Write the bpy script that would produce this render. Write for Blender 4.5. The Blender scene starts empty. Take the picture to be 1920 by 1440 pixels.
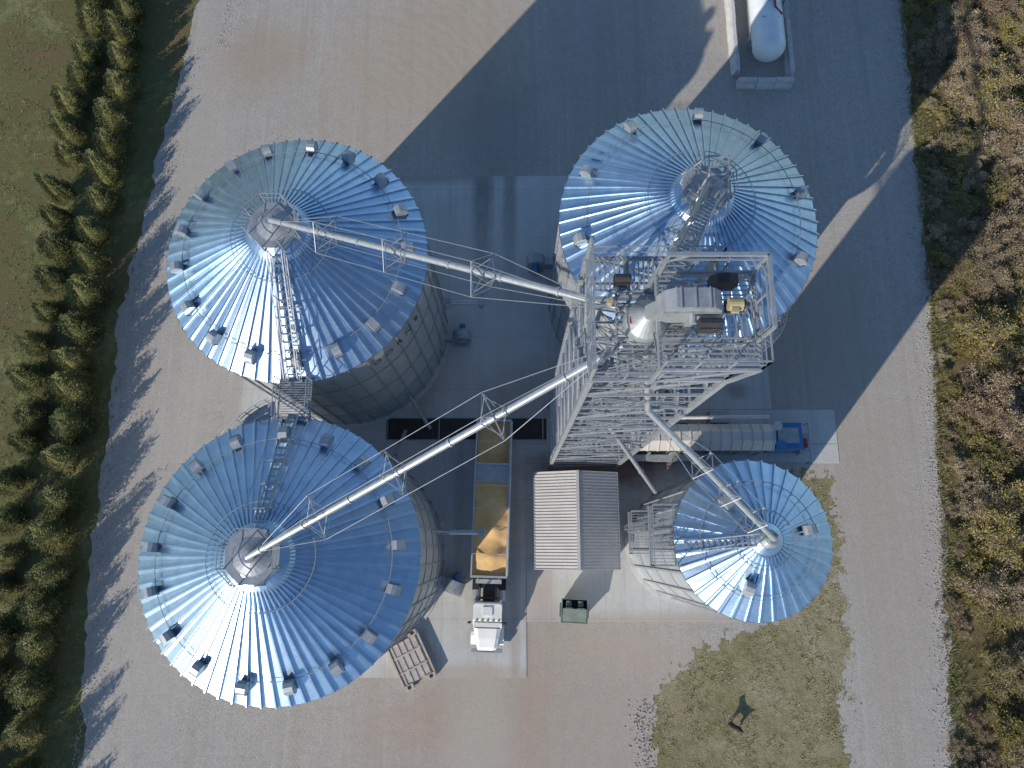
import bpy, math, random
from mathutils import Vector, Matrix, noise
RND = random.Random(11)
rad = math.radians
scene = bpy.context.scene
COL = scene.collection

# ------------------------------------------------------------------ node helpers
def new_mat(name):
    m = bpy.data.materials.new(name); m.use_nodes = True
    nt = m.node_tree
    b = nt.nodes["Principled BSDF"]
    return m, nt, b

def node(nt, typ, ins=None, **props):
    n = nt.nodes.new(typ)
    for k, v in props.items():
        setattr(n, k, v)
    if ins:
        for k, v in ins.items():
            if isinstance(v, bpy.types.NodeSocket):
                nt.links.new(v, n.inputs[k])
            else:
                n.inputs[k].default_value = v
    return n

def math_(nt, op, a, b=None, c=None, clamp=False):
    n = nt.nodes.new("ShaderNodeMath"); n.operation = op; n.use_clamp = clamp
    for i, v in enumerate((a, b, c)):
        if v is None: continue
        if isinstance(v, bpy.types.NodeSocket): nt.links.new(v, n.inputs[i])
        else: n.inputs[i].default_value = v
    return n.outputs[0]

def pos(nt):
    return node(nt, "ShaderNodeNewGeometry").outputs["Position"]

def scaled(nt, vec, s, off=(0, 0, 0), rot=(0, 0, 0)):
    n = node(nt, "ShaderNodeMapping", {"Vector": vec})
    n.inputs["Scale"].default_value = s
    n.inputs["Location"].default_value = off
    n.inputs["Rotation"].default_value = rot
    return n.outputs[0]

def noise_(nt, vec, scale, detail=4, rough=0.6, dist=0.0):
    n = node(nt, "ShaderNodeTexNoise", {"Vector": vec, "Scale": scale, "Detail": detail,
                                       "Roughness": rough, "Distortion": dist})
    return n.outputs["Fac"]

def ramp(nt, fac, stops):
    n = node(nt, "ShaderNodeValToRGB", {"Fac": fac})
    el = n.color_ramp.elements
    while len(el) < len(stops): el.new(0.5)
    for e, (p, c) in zip(el, stops):
        e.position = p; e.color = (c[0], c[1], c[2], 1)
    return n.outputs["Color"]

def mix(nt, fac, a, b, mode='MIX'):
    n = node(nt, "ShaderNodeMix", data_type='RGBA', blend_type=mode)
    fs = n.inputs[0]; A = n.inputs[6]; B = n.inputs[7]
    for s, v in ((fs, fac), (A, a), (B, b)):
        if isinstance(v, bpy.types.NodeSocket): nt.links.new(v, s)
        elif isinstance(v, (tuple, list)): s.default_value = (v[0], v[1], v[2], 1)
        else: s.default_value = v
    return n.outputs[2]

def maprange(nt, v, a, b, c=0.0, d=1.0):
    n = node(nt, "ShaderNodeMapRange", {"Value": v, "From Min": a, "From Max": b, "To Min": c, "To Max": d})
    return n.outputs[0]

_wc = {}
def blob(nt, P, cx, cy, rx, ry, rot=0.0, soft=0.5, warp=0.35, wscale=0.3):
    """soft noisy ellipse mask in world metres"""
    n = node(nt, "ShaderNodeVectorMath", {0: P, 1: (cx, cy, 0)}, operation='SUBTRACT').outputs[0]
    if rot: n = node(nt, "ShaderNodeVectorRotate", {"Vector": n, "Angle": -rot}, rotation_type='Z_AXIS').outputs[0]
    n = node(nt, "ShaderNodeVectorMath", {0: n, 1: (1 / rx, 1 / ry, 0)}, operation='MULTIPLY').outputs[0]
    l = node(nt, "ShaderNodeVectorMath", {0: n}, operation='LENGTH').outputs["Value"]
    key = nt.id_data.name + nt.nodes[0].name + str(id(nt)) + str(wscale)
    if key not in _wc: _wc[key] = math_(nt, 'SUBTRACT', noise_(nt, P, wscale, 5, 0.65), 0.5)
    l = math_(nt, 'MULTIPLY_ADD', _wc[key], warp * 2.5, l)
    return maprange(nt, l, 1 + soft * .5, 1 - soft * .5)

def bump(nt, b, h, strength, dist=0.05):
    n = node(nt, "ShaderNodeBump", {"Height": h, "Strength": strength, "Distance": dist})
    nt.links.new(n.outputs[0], b.inputs["Normal"])

def simple(name, c, rough=0.6, metal=0.0, var=0.2, scale=3.0, bmp=0.0, spec=0.5):
    m, nt, b = new_mat(name)
    P = pos(nt)
    f = noise_(nt, P, scale, 4, 0.65)
    lo = [x * (1 - var) for x in c]; hi = [min(1, x * (1 + var)) for x in c]
    col = ramp(nt, f, [(0.3, lo), (0.7, hi)])
    nt.links.new(col, b.inputs["Base Color"])
    b.inputs["Roughness"].default_value = rough
    b.inputs["Metallic"].default_value = metal
    b.inputs["Specular IOR Level"].default_value = spec
    if bmp: bump(nt, b, noise_(nt, P, scale * 6, 4), bmp)
    return m

# ------------------------------------------------------------------ mesh builder
class MB:
    def __init__(s): s.v = []; s.f = []; s.m = []
    def add(s, vs, fs, mi=0):
        o = len(s.v); s.v.extend([tuple(v) for v in vs])
        for f in fs: s.f.append([i + o for i in f]); s.m.append(mi)
    def box(s, c, d, mi=0, rz=0.0):
        hx, hy, hz = d[0] / 2, d[1] / 2, d[2] / 2
        cs, sn = math.cos(rz), math.sin(rz)
        vs = []
        for z in (-hz, hz):
            for x, y in ((-hx, -hy), (hx, -hy), (hx, hy), (-hx, hy)):
                vs.append((c[0] + x * cs - y * sn, c[1] + x * sn + y * cs, c[2] + z))
        s.add(vs, [(3, 2, 1, 0), (4, 5, 6, 7), (0, 1, 5, 4), (1, 2, 6, 5), (2, 3, 7, 6), (3, 0, 4, 7)], mi)
    def beam(s, a, b, w, h=None, mi=0):
        a = Vector(a); b = Vector(b); h = h or w
        d = (b - a)
        if d.length < 1e-5: return
        d.normalize()
        up = Vector((0, 0, 1)) if abs(d.z) < 0.98 else Vector((0, 1, 0))
        sx = d.cross(up).normalized(); sy = sx.cross(d).normalized()
        vs = []
        for p in (a, b):
            for x, y in ((-1, -1), (1, -1), (1, 1), (-1, 1)):
                vs.append(p + sx * x * w / 2 + sy * y * h / 2)
        s.add(vs, [(0, 1, 2, 3), (7, 6, 5, 4), (4, 5, 1, 0), (5, 6, 2, 1), (6, 7, 3, 2), (7, 4, 0, 3)], mi)
    def tube(s, a, b, r, mi=0, n=10, r2=None):
        a = Vector(a); b = Vector(b); r2 = r if r2 is None else r2
        d = (b - a).normalized()
        up = Vector((0, 0, 1)) if abs(d.z) < 0.98 else Vector((0, 1, 0))
        sx = d.cross(up).normalized(); sy = sx.cross(d).normalized()
        vs = []
        for p, rr in ((a, r), (b, r2)):
            for i in range(n):
                t = 2 * math.pi * i / n
                vs.append(p + sx * math.cos(t) * rr + sy * math.sin(t) * rr)
        fs = [(i, i + n, (i + 1) % n + n, (i + 1) % n) for i in range(n)]
        fs += [tuple(range(n)), tuple(reversed(range(n, 2 * n)))]
        s.add(vs, fs, mi)
    def lathe(s, prof, mi=0, n=48, c=(0, 0, 0), cap=False):
        o = len(s.v)
        for r, z in prof:
            for i in range(n):
                t = 2 * math.pi * i / n
                s.v.append((c[0] + r * math.cos(t), c[1] + r * math.sin(t), c[2] + z))
        for k in range(len(prof) - 1):
            for i in range(n):
                j = (i + 1) % n
                s.f.append([o + k * n + i, o + k * n + j, o + (k + 1) * n + j, o + (k + 1) * n + i]); s.m.append(mi)
        if cap:
            s.f.append([o + (len(prof) - 1) * n + i for i in range(n)]); s.m.append(mi)
    def ringt(s, R, z, w, mi=0, n=64, c=(0, 0), a0=0.0, a1=2 * math.pi):
        p = None
        for i in range(n + 1):
            t = a0 + (a1 - a0) * i / n
            q = (c[0] + R * math.cos(t), c[1] + R * math.sin(t), z)
            if p: s.beam(p, q, w, w, mi)
            p = q
    def prof(s, pts, org, rx, tx, width, mi=0):
        org = Vector(org); rx = Vector(rx); tx = Vector(tx); n = len(pts)
        vs = []
        for sgn in (-.5, .5):
            for a, z in pts:
                vs.append(org + rx * a + tx * (sgn * width) + Vector((0, 0, z)))
        fs = [(i, (i + 1) % n, (i + 1) % n + n, i + n) for i in range(n)]
        fs += [tuple(reversed(range(n))), tuple(range(n, 2 * n))]
        s.add(vs, fs, mi)
    def build(s, name, mats, parent=None, off=None, smooth=False):
        me = bpy.data.meshes.new(name)
        me.from_pydata(s.v, [], s.f); me.update()
        for m in mats: me.materials.append(m)
        me.polygons.foreach_set("material_index", s.m)
        if smooth: me.polygons.foreach_set("use_smooth", [True] * len(s.f))
        ob = bpy.data.objects.new(name, me); COL.objects.link(ob)
        if parent:
            ob.parent = parent
            if off is not None: ob.location = (-off[0], -off[1], -off[2])
        return ob

def empty(name, loc=(0, 0, 0), rz=0.0):
    e = bpy.data.objects.new(name, None); COL.objects.link(e)
    e.location = loc; e.rotation_euler = (0, 0, rz); e.empty_display_size = .5
    return e

# ------------------------------------------------------------------ materials
def mat_roof():
    m, nt, b = new_mat("galvanized_roof_sky_tint")
    P = pos(nt)
    f = noise_(nt, P, 1.3, 6, 0.7); g = noise_(nt, P, 14, 3, 0.6)
    col = ramp(nt, f, [(0.25, (.33, .45, .58)), (0.75, (.50, .63, .76))])  # blue of the reflected sky tinted into the bare metal's base colour
    nt.links.new(col, b.inputs["Base Color"])
    b.inputs["Metallic"].default_value = 0.95
    nt.links.new(maprange(nt, g, .2, .8, .29, .41), b.inputs["Roughness"])
    bump(nt, b, noise_(nt, P, 5, 3), .10, .03)
    return m
def mat_wall():
    m, nt, b = new_mat("galvanized_corrugated_wall")
    P = pos(nt)
    xyz = node(nt, "ShaderNodeSeparateXYZ", {0: P})
    z = xyz.outputs[2]
    ring = math_(nt, 'FLOOR', math_(nt, 'DIVIDE', z, 1.12))
    rn = node(nt, "ShaderNodeTexWhiteNoise", {"W": ring}, noise_dimensions='1D').outputs[0]
    seam = math_(nt, 'LESS_THAN', math_(nt, 'FRACT', math_(nt, 'DIVIDE', z, 1.12)), 0.05)
    f = noise_(nt, P, 0.9, 6, 0.7)
    col = ramp(nt, f, [(0.3, (.42, .46, .49)), (0.7, (.57, .61, .64))])
    col = mix(nt, math_(nt, 'MULTIPLY', rn, .25), col, (.34, .35, .36))
    col = mix(nt, math_(nt, 'MULTIPLY', seam, .5), col, (.22, .22, .23))
    nt.links.new(col, b.inputs["Base Color"])
    b.inputs["Metallic"].default_value = 0.5
    b.inputs["Roughness"].default_value = 0.5
    s = math_(nt, 'SINE', math_(nt, 'MULTIPLY', z, 2 * math.pi / .16))
    bump(nt, b, s, .7, .02)
    return m
def mat_concrete(name="concrete"):
    m, nt, b = new_mat(name)
    P = pos(nt)
    f = noise_(nt, P, .25, 7, 0.7); g = noise_(nt, P, 6, 5, 0.7)
    col = ramp(nt, f, [(0.3, (.42, .41, .39)), (0.5, (.51, .505, .485)), (0.72, (.58, .575, .555))])
    col = mix(nt, .35, col, ramp(nt, g, [(.3, (.38, .38, .37)), (.7, (.60, .595, .58))]))
    st = noise_(nt, scaled(nt, P, (1.3, .06, 1)), 1.0, 5, .7)
    col = mix(nt, maprange(nt, st, .5, .75, 0, .4), col, (.32, .28, .235))
    du = noise_(nt, scaled(nt, P, (1, 1, 1), (31, 7, 0)), .45, 6, .75)
    col = mix(nt, maprange(nt, du, .54, .70, 0, .35), col, (.40, .35, .29))
    for (cx, cy, rx, ry, c, a) in ((-2.6, 29, .8, 8, (.13, .12, .11), .7), (-.2, 29, .6, 7, (.13, .12, .11), .55),
                                   (7.5, 6.3, 5.5, 1.5, (.20, .09, .06), .85), (-7, 16, 1.4, 7, (.38, .29, .22), .6),
                                   (-2, 21, 5, 7, (.54, .53, .50), .4), (2.2, -3, 1.0, 5, (.40, .29, .23), .4),
                                   (-4, -9.3, 6, .7, (.42, .34, .28), .7), (12, -5.4, 9, .6, (.43, .36, .30), .7),
                                   (1.2, 12, 3, 3, (.34, .29, .25), .6), (18.5, 12.6, .8, .6, (.16, .14, .13), .5),
                                   (.2, -2, .4, 10, (.32, .26, .22), .45), (-4.2, 4, .4, 8, (.30, .26, .22), .4),
                                   (-9, 32, 8, .7, (.32, .29, .26), .8), (-22.8, 11, .7, 4, (.36, .33, .29), .8)):
        k = blob(nt, P, cx, cy, rx, ry, 0, .9, .5, .7)
        col = mix(nt, math_(nt, 'MULTIPLY', k, a), col, c)
    br = node(nt, "ShaderNodeTexBrick", {"Vector": scaled(nt, P, (1, 1, 1), (1.2, .8, 0)), "Scale": 1.0, "Mortar Size": .022,
                                        "Brick Width": 4.2, "Row Height": 4.5, "Color1": (0, 0, 0, 1), "Color2": (0, 0, 0, 1), "Mortar": (1, 1, 1, 1)}, offset=0.0)
    col = mix(nt, math_(nt, 'MULTIPLY', br.outputs["Color"], .35), col, (.18, .17, .16))
    nt.links.new(col, b.inputs["Base Color"])
    b.inputs["Roughness"].default_value = .85
    bump(nt, b, g, .25, .02)
    return m
def mat_gravel():
    m, nt, b = new_mat("gravel")
    P = pos(nt)
    big = noise_(nt, P, .07, 6, 0.65, .4)
    mid = noise_(nt, P, .9, 6, .75)
    fine = noise_(nt, P, 11, 4, .85)
    vor = node(nt, "ShaderNodeTexVoronoi", {"Vector": P, "Scale": 13.0}).outputs["Color"]
    vs = node(nt, "ShaderNodeSeparateColor", {0: vor}).outputs[0]
    col = ramp(nt, big, [(0.3, (.36, .325, .285)), (0.5, (.415, .38, .34)), (0.7, (.39, .345, .295))])
    col = mix(nt, .40, col, ramp(nt, mid, [(.3, (.28, .25, .215)), (.7, (.51, .475, .43))]))
    col = mix(nt, .38, col, ramp(nt, fine, [(.36, (.18, .16, .14)), (.64, (.61, .585, .545))]))
    col = mix(nt, math_(nt, 'MULTIPLY', math_(nt, 'GREATER_THAN', vs, .88), .3), col, (.62, .60, .57))
    col = mix(nt, math_(nt, 'MULTIPLY', math_(nt, 'LESS_THAN', vs, .10), .3), col, (.16, .145, .13))
    tr = noise_(nt, scaled(nt, P, (1.1, .035, 1)), 1.0, 4, .6, .1)
    col = mix(nt, maprange(nt, tr, .5, .72, 0, .45), col, (.34, .285, .225))
    tr2 = noise_(nt, scaled(nt, P, (2.3, .05, 1), (4, 9, 0)), 1.0, 3, .5, .05)
    col = mix(nt, maprange(nt, tr2, .55, .72, 0, .35), col, (.50, .475, .435))
    for (cx, cy, bx, by, brx, bry, fq, cc, aa) in ((-14, 38, -6, 45, 7, 6, 6.0, (.27, .21, .15), .34), (-12, -4, -2, -13, 10, 3.5, 5.3, (.28, .21, .16), .22)):
        d = node(nt, "ShaderNodeVectorMath", {0: P, 1: (cx, cy, 0)}, operation='DISTANCE').outputs["Value"]
        wv = math_(nt, 'SINE', math_(nt, 'MULTIPLY', math_(nt, 'MULTIPLY_ADD', mid, 1.9, math_(nt, 'MULTIPLY_ADD', big, 5.0, d)), fq))
        k = blob(nt, P, bx, by, brx, bry, 0, 1.2, .5)
        col = mix(nt, math_(nt, 'MULTIPLY', math_(nt, 'MULTIPLY', maprange(nt, wv, 0, 1), k), aa), col, cc)
    for (cx, cy, rx, ry, r, c, a) in ((2, -13, 13, 5.5, 0, (.425, .35, .29), .6), (-6.5, -12.5, 3, 1.8, .3, (.42, .285, .225), .35),
                                     (1.5, -12, 1.0, 5, 0, (.42, .29, .23), .3), (8, -7.5, 6, 2.0, -.1, (.45, .375, .31), .55),
                                     (-2.5, -14, 2.2, 6, 0, (.45, .405, .34), .8),
                                     (-7, 44, 10, 7, .6, (.41, .335, .25), .6), (-23, 44, 4, 3.5, .6, (.36, .28, .19), .5),
                                     (24, 18, 5, 7, 0, (.36, .29, .23), .5), (-1.5, 36, 3.5, 6, 0, (.22, .20, .18), .4),
                                     (8, 45, 5, 10, -.3, (.30, .275, .25), .3), (-27, 2, 3, 18, 0, (.48, .45, .405), .35),
                                     (29, 2, 3, 16, 0, (.38, .335, .28), .5), (-27, 30, 2.5, 14, .1, (.45, .41, .355), .4)):
        k = blob(nt, P, cx, cy, rx, ry, r, 1.0, .5)
        col = mix(nt, math_(nt, 'MULTIPLY', k, a), col, c)
    nt.links.new(col, b.inputs["Base Color"])
    b.inputs["Roughness"].default_value = .95
    b.inputs["Specular IOR Level"].default_value = .15
    h = math_(nt, 'ADD', math_(nt, 'MULTIPLY', fine, .5), math_(nt, 'MULTIPLY', mid, .8))
    bump(nt, b, h, .38, .10)
    return m
def mat_field(name, stops, warm=None):
    m, nt, b = new_mat(name)
    P = pos(nt)
    a = noise_(nt, P, .12, 6, .7, .5); c = noise_(nt, P, 1.6, 7, .8); f = noise_(nt, P, 8, 4, .8)
    s = math_(nt, 'ADD', math_(nt, 'MULTIPLY', a, .45), math_(nt, 'MULTIPLY', c, .35))
    s = math_(nt, 'ADD', s, math_(nt, 'MULTIPLY', f, .2))
    col = ramp(nt, s, stops)
    nt.links.new(col, b.inputs["Base Color"])
    b.inputs["Roughness"].default_value = 1.0
    b.inputs["Specular IOR Level"].default_value = .1
    bump(nt, b, math_(nt, 'ADD', c, f), .8, .14)
    return m
M_roof = mat_roof(); M_wall = mat_wall(); M_conc = mat_concrete(); M_gravel = mat_gravel()
M_ground = mat_field("grass_field", [(.40, (.21, .135, .085)), (.45, (.17, .14, .07)), (.50, (.15, .155, .062)), (.55, (.23, .225, .105)), (.62, (.32, .27, .165))])
M_dry = mat_field("dry_grass", [(.38, (.13, .125, .05)), (.45, (.22, .205, .10)), (.53, (.33, .285, .175)), (.62, (.46, .41, .30))])
M_soil = mat_field("thicket_floor", [(.32, (.06, .05, .025)), (.5, (.17, .14, .065)), (.66, (.32, .25, .15))])
M_steel = simple("galvanized_steel", (.43, .455, .48), .42, .55, .15, 4)
M_steel2 = simple("weathered_steel", (.35, .37, .39), .5, .4, .2, 3)
M_lat = simple("lattice_steel", (.35, .375, .40), .5, .4, .2, 4)
M_white = simple("white_paint", (.78, .78, .76), .4, 0, .06, 2)
M_tankw = simple("tank_white", (.72, .76, .78), .35, 0, .08, .8)
M_black = simple("black_paint", (.035, .035, .038), .5, 0, .3, 4)
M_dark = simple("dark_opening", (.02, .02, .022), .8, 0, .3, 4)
M_pit = simple("pit_floor", (.045, .035, .028), .8, 0, .5, 1.2)
M_bar = simple("grate_bar", (.09, .08, .07), .6, .3, .3, 3)
M_yellow = simple("motor_tan", (.40, .33, .19), .5, 0, .1, 3)
M_blue = simple("blue_paint", (.05, .19, .42), .4, .2, .15, 2)
M_red = simple("red_paint", (.30, .04, .035), .5, 0, .2, 3)
M_green = simple("green_paint", (.12, .16, .13), .5, 0, .25, 2)
M_lid = simple("dumpster_lid", (.19, .22, .19), .5, 0, .2, 2)
M_cblock = simple("concrete_block", (.52, .51, .495), .9, 0, .15, 2, .2)
M_pink = simple("weathered_board", (.47, .415, .375), .85, 0, .2, 3, .2)
M_rubber = simple("rubber", (.02, .02, .02), .8, 0, .2, 4)
M_glass = simple("windshield_glass", (.02, .025, .03), .08, 0, .1, 1)
M_alu = simple("trailer_aluminium", (.55, .56, .57), .4, .5, .12, 2)
M_shed = simple("shed_sheet_metal", (.55, .53, .51), .5, .1, .07, .8)
M_fur = simple("black_fur", (.018, .016, .015), .7, 0, .3, 8)
M_rock = simple("stone", (.38, .355, .325), .9, 0, .35, 2)
def mat_corn():
    m, nt, b = new_mat("corn_grain")
    P = pos(nt)
    f = noise_(nt, P, 2.0, 5, .7); g = noise_(nt, P, 30, 3, .7)
    col = ramp(nt, f, [(.3, (.70, .40, .15)), (.7, (.82, .54, .25))])
    col = mix(nt, .25, col, ramp(nt, g, [(.35, (.50, .28, .10)), (.65, (.88, .66, .36))]))
    nt.links.new(col, b.inputs["Base Color"]); b.inputs["Roughness"].default_value = .85
    bump(nt, b, g, .5, .02); return m
M_corn = mat_corn()
def mat_leaf(name, cols, rnd=0.5):
    m, nt, b = new_mat(name)
    P = pos(nt)
    oi = node(nt, "ShaderNodeObjectInfo").outputs["Random"]
    f = noise_(nt, P, 1.6, 3, .7)
    g = noise_(nt, P, 9, 1, .7)
    s = math_(nt, 'ADD', math_(nt, 'MULTIPLY', f, .5), math_(nt, 'MULTIPLY', g, .5))
    s = math_(nt, 'ADD', s, math_(nt, 'MULTIPLY', math_(nt, 'SUBTRACT', oi, .5), rnd))
    n = len(cols)
    col = ramp(nt, s, [(.25 + .5 * i / (n - 1), c) for i, c in enumerate(cols)])
    nt.links.new(col, b.inputs["Base Color"])
    b.inputs["Roughness"].default_value = .85
    b.inputs["Specular IOR Level"].default_value = .15
    return m
M_ever = mat_leaf("evergreen_foliage", [(.07, .08, .035), (.12, .13, .05), (.18, .185, .07), (.26, .245, .11)], .25)
M_bark = simple("bark", (.24, .19, .15), .9, 0, .3, 6)
M_bush = [mat_leaf("bush_olive", [(.11, .11, .035), (.20, .19, .065), (.32, .28, .10), (.44, .38, .17)], .4),
          mat_leaf("bush_tan", [(.20, .16, .095), (.35, .28, .17), (.48, .41, .27), (.58, .51, .37)], .3),
          mat_leaf("bush_russet", [(.15, .105, .065), (.27, .195, .115), (.38, .29, .18), (.47, .38, .24)], .3),
          mat_leaf("bush_gold", [(.13, .125, .035), (.25, .225, .06), (.39, .33, .10), (.51, .43, .17)], .3)]
M_blade = mat_leaf("grass_blades", [(.17, .17, .06), (.27, .25, .11), (.38, .34, .19), (.48, .42, .28)], 0)
M_bladeg = mat_leaf("field_blades", [(.11, .13, .045), (.18, .20, .075), (.27, .25, .11), (.38, .32, .17)], 0)

# ------------------------------------------------------------------ ground sheets
def inside(pt, poly):
    x, y = pt; c = False; j = len(poly) - 1
    for i in range(len(poly)):
        xi, yi = poly[i]; xj, yj = poly[j]
        if (yi > y) != (yj > y) and x < (xj - xi) * (y - yi) / (yj - yi) + xi: c = not c
        j = i
    return c
def sheet(name, pts, z, mat, jag=0.0, step=.6, seed=0):
    out = []
    n = len(pts)
    for i in range(n):
        a = Vector((*pts[i], 0)); b = Vector((*pts[(i + 1) % n], 0))
        L = (b - a).length; k = max(1, int(L / step)) if jag else 1
        nrm = Vector((-(b - a).y, (b - a).x, 0)).normalized()
        for j in range(k):
            p = a.lerp(b, j / k)
            if jag:
                q = p * .25 + Vector((seed, 0, 0)); q2 = p * 1.3 + Vector((seed, 5, 0))
                p = p + nrm * (noise.noise(q) * jag * 1.2 + noise.noise(q2) * jag * .6 + RND.uniform(-.12, .12) * jag)
            out.append((p.x, p.y, z))
    mb = MB(); mb.add(out, [tuple(range(len(out)))], 0)
    return mb.build(name, [mat])
g = MB(); g.add([(-700, -700, 0), (700, -700, 0), (700, 700, 0), (-700, 700, 0)], [(0, 1, 2, 3)]); g.build("ground", [M_ground])
sheet("thicket_floor", [(33, -90), (90, -90), (90, 150), (35, 150)], .004, M_soil)
yard = [(-30.5, -90), (-31.6, -16), (-32.8, -3), (-33, 20), (-31, 38), (-29.6, 50), (-26, 90), (38, 90), (36.6, 50), (36, 33.6), (35.4, 19.6), (34.3, 5.3), (32.4, -15.7), (31, -90)]
sheet("gravel_yard", yard, .010, M_gravel, .55, .5, 3)
island = [(20.0, 6.0), (25.0, 5.4), (25.2, -3), (25.2, -8), (24.3, -16), (24, -34), (9, -34), (10.3, -16), (11.2, -10.9), (13.4, -7.6), (20.0, -5.9)]
mb = MB(); cs_ = .13
ny_ = int(41 / cs_); nx_ = int(18 / cs_)
for j in range(ny_):
    y = -34 + j * cs_; run = None
    for i in range(nx_ + 1):
        x = 8.2 + i * cs_
        q = Vector((x * .3, y * .3, 4)); q2 = Vector((x * 1.4, y * 1.4, 8)); q3 = Vector((x * 4, y * 4, 8))
        ok = i < nx_ and inside((x + noise.noise(q) * 1.3 + noise.noise(q2) * .9 + noise.noise(q3) * .6, y + noise.noise(q2 + Vector((9, 9, 0))) * .9 + noise.noise(q3) * .6), island)
        if ok and run is None: run = x
        if not ok and run is not None:
            mb.add([(run, y, .018), (x, y, .018), (x, y + cs_, .018), (run, y + cs_, .018)], [(0, 1, 2, 3)], 0); run = None
mb.build("dry_grass_patch", [M_dry])
mb = MB()
for x0, x1, y0, y1 in ((-12, 1.1, -9.5, 8.2), (-23.3, 4.9, 8.2, 14.2), (-9.9, 4.9, 14.2, 32), (1.13, 20.2, -5.5, 6.6),
                       (1.13, 26.3, 6.63, 8.17), (4.93, 26.3, 8.2, 11), (4.93, 21.2, 11.03, 17)):
    mb.box(((x0 + x1) / 2, (y0 + y1) / 2, -.02), (x1 - x0, y1 - y0, .14))
mb.build("concrete_slab", [M_conc])
mb = MB()
mb.box((-3.7, 9.4, .055), (13, 1.8, .02), 0)
for i in range(88): mb.box((-10.15 + i * .148, 9.4, .085), (.04, 1.7, .03), 1)
for i in range(4): mb.box((-10.1 + i * 4.2, 9.4, .10), (.08, 1.75, .04), 2)
for yy in (8.5, 10.3): mb.box((-3.7, yy, .075), (13.1, .08, .06), 2)
mb.build("drive_over_pit_grate", [M_pit, M_bar, M_steel2])

# ------------------------------------------------------------------ grain bins
def roof_mesh(mb, R, h, n, rin, pitch, mi=0):
    T = math.tan(pitch)
    zr = lambda r: h + (R - r) * T
    zo = [RND.uniform(-.018, .018) for _ in range(n)]
    mids = [rin, R * .38, R * .7, R]
    for i in range(n):
        a0 = 2 * math.pi * i / n; a1 = 2 * math.pi * (i + 1) / n
        am = a0 + (a1 - a0) * .30
        E = [(math.cos(t), math.sin(t)) for t in (a0, am, a1)]
        e0, e1 = E[0], E[2]
        dz = [0, zo[i] * .4, zo[i], zo[i] * .6]
        for k in range(3):
            r0, r1 = mids[k], mids[k + 1]
            def P3(e, r, s_, kk, drop): return (e[0] * r, e[1] * r, zr(r) + s_ * dz[kk] - drop * r / R)
            # each sheet: a narrow sloping flange and the wide flat pan
            mb.add([P3(E[0], r0, 1, k, 0), P3(E[1], r0, .4, k, .05), P3(E[1], r1, .4, k + 1, .05), P3(E[0], r1, 1, k + 1, 0)], [(3, 2, 1, 0)], mi)
            mb.add([P3(E[1], r0, .4, k, .05), P3(E[2], r0, -1, k, 0), P3(E[2], r1, -1, k + 1, 0), P3(E[1], r1, .4, k + 1, .05)], [(3, 2, 1, 0)], mi)
        def rib(a, w, hh, ra, rb):
            e = (math.cos(a), math.sin(a)); t = (-math.sin(a), math.cos(a))
            vs = []
            for r in (ra, rb):
                for s_, z_ in ((-w / 2, -.05), (-w * .34, hh), (w * .34, hh), (w / 2, -.05)):
                    vs.append((e[0] * r + t[0] * s_, e[1] * r + t[1] * s_, zr(r) + z_))
            mb.add(vs, [(0, 4, 5, 1), (1, 5, 6, 2), (2, 6, 7, 3), (4, 7, 6, 5), (0, 1, 2, 3)], mi)
        rib(a0, .12, .16, rin + .05, R + .06)
    return zr

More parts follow.
